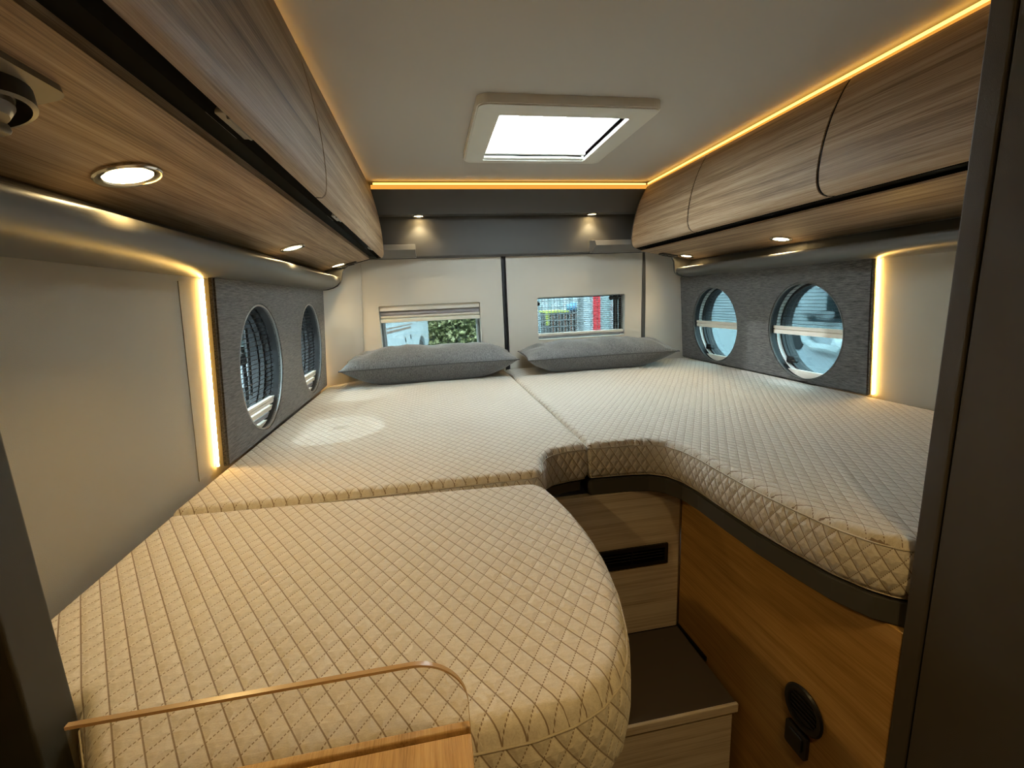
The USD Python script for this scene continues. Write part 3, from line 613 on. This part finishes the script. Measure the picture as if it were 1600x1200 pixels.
put('vent_slat', rbox(.465, .470, .983, .997, .611, .647), 'black_plastic', vf, smooth=False)
XB = .604
def slant(m):
    m = m.copy(); v = m.vertices.copy(); v[:, 0] += (.984-v[:, 1])*.0345; m.vertices = v; return m
t = thing('bed_drawer_base', 'honey brown wood panel of the right bed base beside the aisle', 'cabinet', (XB, .7, 0))
put('side_panel', slant(rbox(XB, XB+.013, .448, .984, .0, .812, .001)), 'honey_oak_veneer', t, smooth=False)
put('rear_board', rbox(XB+.014, 1.33, .966, .984, .0, .80), 'honey_oak_veneer', t, smooth=False)
put('shadow_gap', slant(rbox(XB-.003, XB, .86, .984, .400, .411)), 'black_plastic', t, smooth=False)
XV0 = .6165
t = thing('round_vent', 'black round vent outlet in the brown wood panel', 'vent', (XV0, .586, .543))
put('flange', lathe([(.030, .001), (.041, .0), (.043, .003), (.040, .006), (.033, .006), (.030, .004)], (XV0, .586, .543), (-1, 0, 0), 44, close=True), 'black_plastic', t, smooth=40)
put('grille', cat(disc((XV0-.0005, .586, .543), (-1, 0, 0), .031), *[rbox(XV0-.004, XV0-.001, .559, .613, .543+q-.0015, .543+q+.0015) for q in (-.018, -.009, 0, .009, .018)]), 'black_plastic', t, smooth=False)
t = thing('wall_switch', 'square black switch below the round vent in the brown panel', 'switch', (XV0, .592, .471))
sp = put('switch_plate', ext(rrect(.569, .617, .446, .496, .006), XV0-.007, XV0, 'x'), 'black_plastic', t)
put('rocker', ext(rrect(.578, .608, .456, .486, .003), XV0-.010, XV0-.006, 'x'), 'rubber_black', sp)
t = thing('step', 'dark carpeted step in the aisle with a pale wood front', 'step', (.4, .86, 0))
put('tread', rbox(.16, XB-.0035, .742, .983, .385, .404, .002), 'carpet', t)
put('riser', rbox(.16, .594, .742, .752, .0, .385, .001), 'pale_ash_veneer', t, smooth=False)
put('nosing', rbox(.16, .602, .734, .742, .384, .4055, .002), 'pale_ash_veneer', t)
put('foot_base', rbox(.14, .158, .42, .984, .0, .78), 'pale_ash_veneer', t, smooth=False) if False else None
t = thing('foot_bed_base', 'pale wood base carrying the nearest mattress', 'cabinet', (-.15, .6, 0))
put('side_panel', rbox(.13, .148, .46, .984, .0, .795), 'pale_ash_veneer', t, smooth=False)
put('front_panel', rbox(-.46, .13, .44, .458, .0, .795), 'pale_ash_veneer', t, smooth=False)
t = thing('wardrobe', 'tall dark brown wardrobe side at the right edge of the aisle', 'wardrobe', (.62, .2, 0))
put('edge_post', rbox(.620, 1.34, .4225, .447, .0, 1.800, .0025), 'wardrobe_laminate', t)
put('side_panel', rbox(.6215, .640, -1.2, .4205, .0, 1.800, .002), 'wardrobe_laminate', t)
put('partition', put and rbox(-.60, -.348, .376, .418, .0, 1.366, .003), 'partition_laminate', label='dark olive partition panel at the left edge beside the nearest mattress', cat='partition')

# ------------------------------------------------------------------ worktop with acrylic guard
t = thing('worktop', 'golden oak worktop corner with a dark slot at the lower edge', 'worktop', (-.17, .15, .94))
ZW = .974
put('top_board', cat(rbox(-.345, .007, -.30, .2905, .955, ZW, .0015)), 'golden_oak_top', t)
put('rear_lip', rbox(-.345, .007, .2945, .3015, .955, ZW, .0015), 'golden_oak_top', t)
put('slot_strip', rbox(-.343, .005, .290, .2955, .950, ZW-.008), 'stripe_brown', t, smooth=False)
put('cabinet_side', rbox(-.010, .004, -.30, .300, .0, .954), 'golden_oak_top', t, smooth=False)
ac = sbox(-.252, ZW-.007, .0065, 1.040).difference(sbox(-.03, 1.003, .1, 1.1)).union(Point(-.0305, 1.003).buffer(.037, quad_segs=16).intersection(sbox(-.0305, 1.003, .1, 1.1)))
ac = Polygon([(-.252, ZW-.007), (.0065, ZW-.007)] + [(-.0335+.040*math.cos(q), 1.000+.040*math.sin(q)) for q in np.linspace(0, math.pi/2, 20)] + [(-.252, 1.040)])
t = thing('acrylic_guard', 'clear acrylic splash guard with a rounded corner standing in the worktop slot', 'splash guard', (-.12, .293, .967))
put('clear_sheet', ext(ac, .2912, .2944, 'y'), 'acrylic_face', t, smooth=False)
bdp = [(.0065, z) for z in np.linspace(.975, 1.000, 3)] + [(-.0335+.040*math.cos(q), 1.000+.040*math.sin(q)) for q in np.linspace(0, math.pi/2, 20)][1:] + [(-.252, 1.040)]
def ribbon(P, y0, y1, w):
    P = np.array(P); tn = np.gradient(P, axis=0); tn /= np.linalg.norm(tn, axis=1, keepdims=True); nr = np.c_[tn[:, 1], -tn[:, 0]]
    Q = np.vstack([P+nr*w[:, None]*.5, (P-nr*w[:, None]*.5)[::-1]]); return ext(Polygon(Q), y0, y1, 'y')
wid = np.r_[np.full(3, .0003), np.linspace(.0004, .0022, 19), .0024]
put('polished_edge', ribbon(bdp, .2909, .2947, wid), 'acrylic_edge', t, smooth=False)

# ------------------------------------------------------------------ pillows
def pillow(label, W, D, Hh, loc, rz, tilt, seed):
    n, m_ = 72, 36
    u = np.sin(np.linspace(-np.pi/2, np.pi/2, n)); v = np.sin(np.linspace(-np.pi/2, np.pi/2, m_)); U, Vv = np.meshgrid(u, v, indexing='ij')
    x = W/2*U*(1-.035*(1-Vv**2)); y = D/2*Vv*(1-.10*(1-U**2)**1.0)
    th = (1-np.abs(U)**3.2)**.62*(1-np.abs(Vv)**2.4)**.60
    r = np.minimum(1-np.abs(U), .35)/.35
    wr = meshkit.fbm(np.c_[(x*14).ravel(), (y*7).ravel(), 0*x.ravel()], 3, seed).reshape(x.shape)-.5
    wr2 = meshkit.fbm(np.c_[((x+y*.8)*24).ravel(), ((y-x*.5)*6).ravel(), 0*x.ravel()+3], 2, seed+5).reshape(x.shape)-.5
    fold = np.exp(-((np.abs(U)-.86)/.10)**2)*wr2*.055
    top = th*Hh*.50 + (wr*.03+fold)*th; bot = -th*Hh*.74 + wr*.012*th
    bot = np.maximum(bot, -Hh*.60)
    idx = np.arange(n*m_).reshape(n, m_); F = []
    for i in range(n-1):
        for j in range(m_-1):
            a, b_, c, d = idx[i, j], idx[i+1, j], idx[i+1, j+1], idx[i, j+1]; F += [(a, b_, c), (a, c, d)]
    F = np.array(F); T1 = np.c_[x.ravel(), y.ravel(), top.ravel()]; T2 = np.c_[x.ravel(), y.ravel(), bot.ravel()]
    msh = trimesh.Trimesh(np.vstack([T1, T2]), np.vstack([F, F[:, ::-1]+n*m_])); msh.merge_vertices()
    loop = np.array([(x[i, 0], y[i, 0], 0) for i in range(n)] + [(x[-1, j], y[-1, j], 0) for j in range(1, m_)] + [(x[i, -1], y[i, -1], 0) for i in range(n-2, -1, -1)] + [(x[0, j], y[0, j], 0) for j in range(m_-2, 0, -1)])
    seam = tube(loop, .0022, 6, close=True)
    Rm = trimesh.transformations.rotation_matrix(rz, [0, 0, 1]) @ trimesh.transformations.rotation_matrix(tilt, [1, 0, 0])
    for q in (msh, seam): q.apply_transform(Rm); q.apply_translation(loc)
    zmin = msh.vertices[:, 2].min()
    for q in (msh, seam): q.apply_translation((0, 0, .9475-zmin))
    t = thing('pillow', label, 'pillow', (loc[0], loc[1], .9475), 'grey pillows before the rear doors')
    pc = put('pillow_cover', msh, 'pillow_melange', t, smooth=True)
    put('seam', seam, 'bin_dark', pc, smooth=True)
pillow('grey melange pillow lying before the left rear door', .775, .27, .145, (-.010, 2.085, 0), math.radians(1.5), math.radians(3), 3)
pillow('grey melange pillow lying before the right rear door', .735, .27, .130, (.790, 2.080, 0), math.radians(-1), math.radians(3), 8)

# ------------------------------------------------------------------ outside
ZG = -.52
put('ground', rbox(-14, 14, -4, 30, ZG-.1, ZG), 'asphalt', smooth=False, label='grey asphalt yard outside the van', cat='ground', kind='structure')
def along(p0, p1):
    p0, p1 = np.array(p0, float), np.array(p1, float); d = (p1-p0)/np.linalg.norm(p1-p0); return p0, d, np.array([d[1], -d[0]])
# motorhome seen through the left rear window
p0, d, nrm = along((-1.48, 9.2), (-.10, 15.3)); LM = float(np.linalg.norm(np.array((-.10, 15.3))-p0))
def onside(s0, s1, z0, z1, out=0., th=.02):
    m = rbox(0, s1-s0, -th, 0, z0, z1); v = m.vertices.copy()
    w = p0 + np.outer(v[:, 0]+s0, d) + np.outer(v[:, 1]+out+th, nrm); m.vertices = np.c_[w, v[:, 2]]; return m
t = thing('motorhome', 'white motorhome parked behind the van, seen through the left rear window', 'motorhome', (-2.4, 10, ZG))
body = [(0, -.08), (LM-.15, -.08), (LM, .05), (LM+.02, .6), (LM-.1, 1.25), (LM-.9, 2.2), (LM-1.0, 2.6), (0, 2.6)]
for (wc) in (0,): pass
pg = Polygon(body)
for s in (1.8, LM-.95): pg = pg.difference(Point(s, -.12).buffer(.40))
m = ext(pg, -2.2, 0, 'y'); v = m.vertices.copy(); w = p0 + np.outer(v[:, 0], d) + np.outer(v[:, 1], nrm); m.vertices = np.c_[w, v[:, 2]]; trimesh.repair.fix_normals(m)
put('body', m, 'white_paint', t, smooth=False)
for s0, s1 in ((.3, 1.7), (2.0, 3.1)): put('window', onside(s0, s1, .86, 1.5, .0, .02), 'dark_glass', t, smooth=False)
put('stripe', onside(.0, 4.1, .60, .655, 0, .008), 'stripe_brown', t, smooth=False); put('stripe', onside(.0, 4.3, .70, .73, 0, .008), 'stripe_brown', t, smooth=False)
for q in ((3.3, 3.32, .1, .46), (4.2, 4.22, .1, .46)): put('hatch_seam', onside(*q, 0, .006), 'vehicle_grey', t, smooth=False)
put('hatch_seam', onside(3.3, 4.22, .45, .465, 0, .006), 'vehicle_grey', t, smooth=False)
put('hatch_seam', onside(3.3, 4.22, .10, .115, 0, .006), 'vehicle_grey', t, smooth=False)
put('catch', onside(3.45, 3.50, .26, .38, 0, .012), 'black_plastic', t, smooth=False); put('catch', onside(4.0, 4.06, .30, .42, 0, .012), 'black_plastic', t, smooth=False)
put('catch', onside(4.8, 4.86, .72, .80, 0, .012), 'black_plastic', t, smooth=False)
for s in (1.8, LM-.95):
    c = p0 + d*s - nrm*.12
    ax = np.r_[nrm, 0]; t_ = lathe([(.001, -.1), (.30, -.1), (.335, -.07), (.335, .07), (.30, .1), (.19, .1), (.17, .07), (.001, .07)], (c[0], c[1], ZG+.336), ax, 32)
    put('wheel', t_, 'tyre', t, smooth=30)
# hedge
def hedge(label, x0, x1, y0, y1, z1, n, seed):
    r = np.random.default_rng(seed); t = thing('hedge', label, 'hedge', ((x0+x1)/2, (y0+y1)/2, ZG))
    P = np.c_[r.uniform(x0, x1, n), y0+np.abs(r.normal(0, .18, n)), r.uniform(ZG, z1, n)]
    P[:, 1] += .18*(meshkit.fbm(np.c_[P[:, 0]*2.2, P[:, 2]*2.2, 0*P[:, 0]], 3, seed)-.5)*2
    s = r.uniform(.05, .12, n); a = r.normal(size=(n, 3)); a /= np.linalg.norm(a, axis=1, keepdims=True)
    nn = r.normal(size=(n, 3))+[0, -1.2, .6]; b_ = np.cross(a, nn); b_ /= np.linalg.norm(b_, axis=1, keepdims=True)
    nn = np.cross(a, b_)
    V = np.stack([P-a*s[:, None], P+b_*.42*s[:, None]+nn*.1*s[:, None], P+a*s[:, None], P-b_*.42*s[:, None]+nn*.1*s[:, None]], 1).reshape(-1, 3)
    F = (np.arange(n)[:, None, None]*4 + np.array([[0, 1, 2], [0, 2, 3]])[None]).reshape(-1, 3)
    put('leaf', trimesh.Trimesh(V, F, process=False), 'leaf', t, smooth=False, kind='stuff')
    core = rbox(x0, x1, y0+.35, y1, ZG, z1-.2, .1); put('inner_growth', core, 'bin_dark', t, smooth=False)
    put('stem', cat(*[tube([(x, y0+.4, ZG), (x+.05, y0+.42, ZG+1.2), (x-.03, y0+.4, z1-.3)], .03, 6) for x in np.linspace(x0+.2, x1-.2, 8)]), 'trunk', t)
hedge('dense green hedge behind the white motorhome', -3.5, 2.75, 16.4, 17.4, 3.0, 26000, 5)
# yard seen through the right rear window
t = thing('wire_fence', 'steel wire mesh fence seen through the right rear window', 'fence', (2.3, 7.6, ZG))
for x in (1.55, 2.62): put('post', rbox(x-.03, x+.03, 7.57, 7.63, ZG, 1.75, .005), 'wire_steel', t)
put('wire', cat(*([rbox(x-.006, x+.006, 7.594, 7.606, ZG+.05, 1.72) for x in np.arange(1.58, 2.62, .055)] + [rbox(1.55, 2.62, 7.588, 7.594, z-.005, z+.005) for z in np.arange(ZG+.1, 1.72, .11)])), 'wire_steel', t, smooth=False, kind='stuff')
t = thing('waste_container', 'dark slatted container behind the wire mesh fence', 'container', (2.6, 8.6, ZG))
put('body', rbox(2.22, 2.95, 8.3, 9.0, ZG+.1, 1.0, .02), 'bin_dark', t)
for x in np.arange(2.26, 2.95, .12): put('slat', rbox(x, x+.05, 8.27, 8.30, ZG+.15, .97), 'stripe_brown', t, smooth=False)
put('lid', rbox(2.20, 2.60, 8.26, 9.02, 1.0, 1.04, .01), 'lime_sheet', t, label='lime yellow lid')
put('tarpaulin_bundle', trimesh.creation.icosphere(3, 1.0).apply_transform(np.diag([.19, .25, .09, 1])).apply_translation((2.82, 8.5, 1.092)), 'blue_sheet', label='crumpled blue tarpaulin bundle on the dark container', cat='tarpaulin', smooth=True)
put('notice_board', rbox(2.12, 2.20, 8.2, 8.23, .78, 1.02, .004), 'lime_sheet', label='small lime yellow board beside the dark container', cat='board')
t = thing('warehouse', 'pale blue clad warehouse behind the wire mesh fence', 'building', (2, 14, ZG))
put('facade', rbox(2.6, 12.5, 14.0, 15, ZG, 5), 'bright_cladding', t, smooth=False)
for x in np.arange(2.7, 7.5, .35): put('rib', rbox(x, x+.06, 13.94, 14.0, ZG, 5), 'teal_grey', t, smooth=False)
t = thing('white_gate', 'white gate panel between the wire fence and the red post', 'gate', (2.8, 7.9, ZG))
for z in np.arange(ZG+.1, 2.2, .21): put('board', rbox(2.655, 2.90, 7.86, 7.90, z, z+.2, .004), 'bright_cladding', t)
put('frame', cat(rbox(2.640, 2.675, 7.85, 7.92, ZG, 2.25, .004), rbox(2.885, 2.93, 7.85, 7.92, ZG, 2.25, .004)), 'white_paint', t)
t = thing('red_post', 'tall red post beside the white gate panel', 'post', (3.0, 7.95, ZG))
put('column', cat(rbox(2.935, 3.02, 7.88, 8.02, ZG, 3.0, .01), rbox(3.032, 3.085, 7.88, 8.02, ZG, 3.0, .01)), 'red_paint', t)
put('guide_rail', rbox(3.02, 3.032, 7.90, 8.0, ZG, 3.0), 'white_paint', t, smooth=False)
t = thing('roller_door', 'grey-green roller door right of the red post', 'door', (3.6, 8.0, ZG))
for k, z in enumerate(np.arange(ZG, 2.4, .12)): put('slat', rbox(3.10, 3.34, 8.02, 8.05, z, z+.115, .004), 'teal_grey', t)
put('pillar', rbox(3.34, 3.72, 7.95, 8.1, ZG, 2.6, .01), 'bright_cladding', t)
# white van parked on the right
t = thing('parked_van', 'white van parked close to the right side windows', 'van', (3.2, 3.2, ZG))
XV = 2.45
sidep = Polygon([(1.62, -.1), (5.8, -.1), (5.8, 2.2), (2.9, 2.2), (2.45, 1.95), (2.05, 1.25), (1.75, 1.08), (1.60, .75)]).difference(Point(2.06, -.12).buffer(.42)).difference(Polygon([(2.20, 1.07), (2.585, 1.07), (2.585, 1.75), (2.48, 1.75)])).difference(Polygon([(2.665, 1.16), (2.93, 1.16), (2.93, 1.75), (2.665, 1.75)]))
put('body', ext(sidep, XV, XV+1.9, 'x'), 'white_paint', t, smooth=False)
put('cab_window', cat(ext(Polygon([(2.20, 1.07), (2.585, 1.07), (2.585, 1.75), (2.48, 1.75)]), XV+.03, XV+.05, 'x')), 'dark_glass', t, smooth=False)
put('cab_window', rbox(XV+.03, XV+.05, 2.665, 2.93, 1.16, 1.75), 'dark_glass', t, smooth=False)
put('lower_cladding', ext(Polygon([(1.62, -.1), (2.83, -.1), (2.83, .86), (2.70, .98), (2.30, .985), (1.75, .90), (1.60, .75)]).difference(Point(2.06, -.12).buffer(.42)), XV-.02, XV, 'x'), 'vehicle_grey', t, smooth=False)
put('bumper_bar', tube([(XV-.04, 2.28, .90), (XV-.05, 2.36, .915), (XV-.05, 2.46, .915), (XV-.05, 2.52, .95), (XV-.04, 2.56, 1.02)], .028, 10), 'white_paint', t)
put('side_lamp', lathe([(.001, .03), (.03, .028), (.05, .015), (.056, 0)], (XV-.02, 2.30, .94), (-1, 0, 0), 28), 'lamp_plastic', t)
put('air_inlet', ext(ellipse(2.62, .95, .05, .07), XV-.028, XV-.018, 'x'), 'rubber_black', t)
put('door_seam', cat(rbox(XV-.003, XV, 2.20, 2.208, .0, 1.17), rbox(XV-.003, XV, 2.95, 2.958, -.05, 1.95), rbox(XV-.003, XV, 2.2, 2.95, .0, .008), rbox(XV-.003, XV, 3.70, 3.708, -.05, 1.95)), 'vehicle_grey', t, smooth=False)
put('door_handle', rbox(XV-.03, XV, 2.80, 2.93, .98, 1.02, .01), 'rubber_black', t)
put('side_moulding', rbox(XV-.025, XV, 2.6, 5.6, .42, .56, .012), 'vehicle_grey', t)
put('wing_mirror', cat(rbox(XV-.20, XV-.06, 2.36, 2.46, 1.12, 1.36, .03), rbox(XV-.08, XV+.01, 2.38, 2.44, 1.09, 1.14, .012)), 'silver_grey', t)
put('headlight', ext(rrect(1.62, 1.78, .62, .92, .05), XV-.012, XV+.02, 'x'), 'lamp_plastic', t)
fw = put('front_wheel', lathe([(.001, -.1), (.30, -.1), (.335, -.07), (.335, .07), (.30, .1), (.20, .1), (.17, .06), (.001, .06)], (XV+.11, 2.06, ZG+.336), (-1, 0, 0), 40), 'tyre', t)
put('wheel_trim', lathe([(.001, .09), (.06, .09), (.09, .075), (.19, .085), (.20, .07), (.001, .05)], (XV+.11, 2.06, ZG+.336), (-1, 0, 0), 40), 'lamp_plastic', fw)
# grey car-derived camper on the left, in its own shade
t = thing('parked_camper', 'shaded grey camper parked beyond the left round windows', 'camper', (-2.6, 6.0, ZG))
XC = -1.95
cp = Polygon([(3.4, -.1), (8.6, -.1), (8.6, 1.2), (8.2, 1.55), (4.4, 1.55), (3.9, 1.3), (3.4, .6)])
for s in (4.4, 7.6): cp = cp.difference(Point(s, -.12).buffer(.40))
put('body', ext(cp, XC-1.7, XC, 'x'), 'silver_grey', t, smooth=False)
for a, b_ in ((4.55, 5.15), (5.35, 6.05), (6.35, 7.6)): put('window', rbox(XC-.01, XC+.012, a, b_, .82, 1.36, .004), 'dark_glass', t)
for a in (5.25, 6.2): put('pillar', rbox(XC, XC+.014, a-.05, a+.05, .3, 1.45, .004), 'vehicle_grey', t)
put('side_moulding', rbox(XC, XC+.03, 3.8, 8.2, .40, .52, .01), 'black_plastic', t)
for s in (4.4, 7.6): put('wheel', lathe([(.001, -.1), (.30, -.1), (.335, -.07), (.335, .07), (.30, .1), (.20, .1), (.17, .06), (.001, .06)], (XC-.11, s, ZG+.336), (1, 0, 0), 36), 'tyre', t)
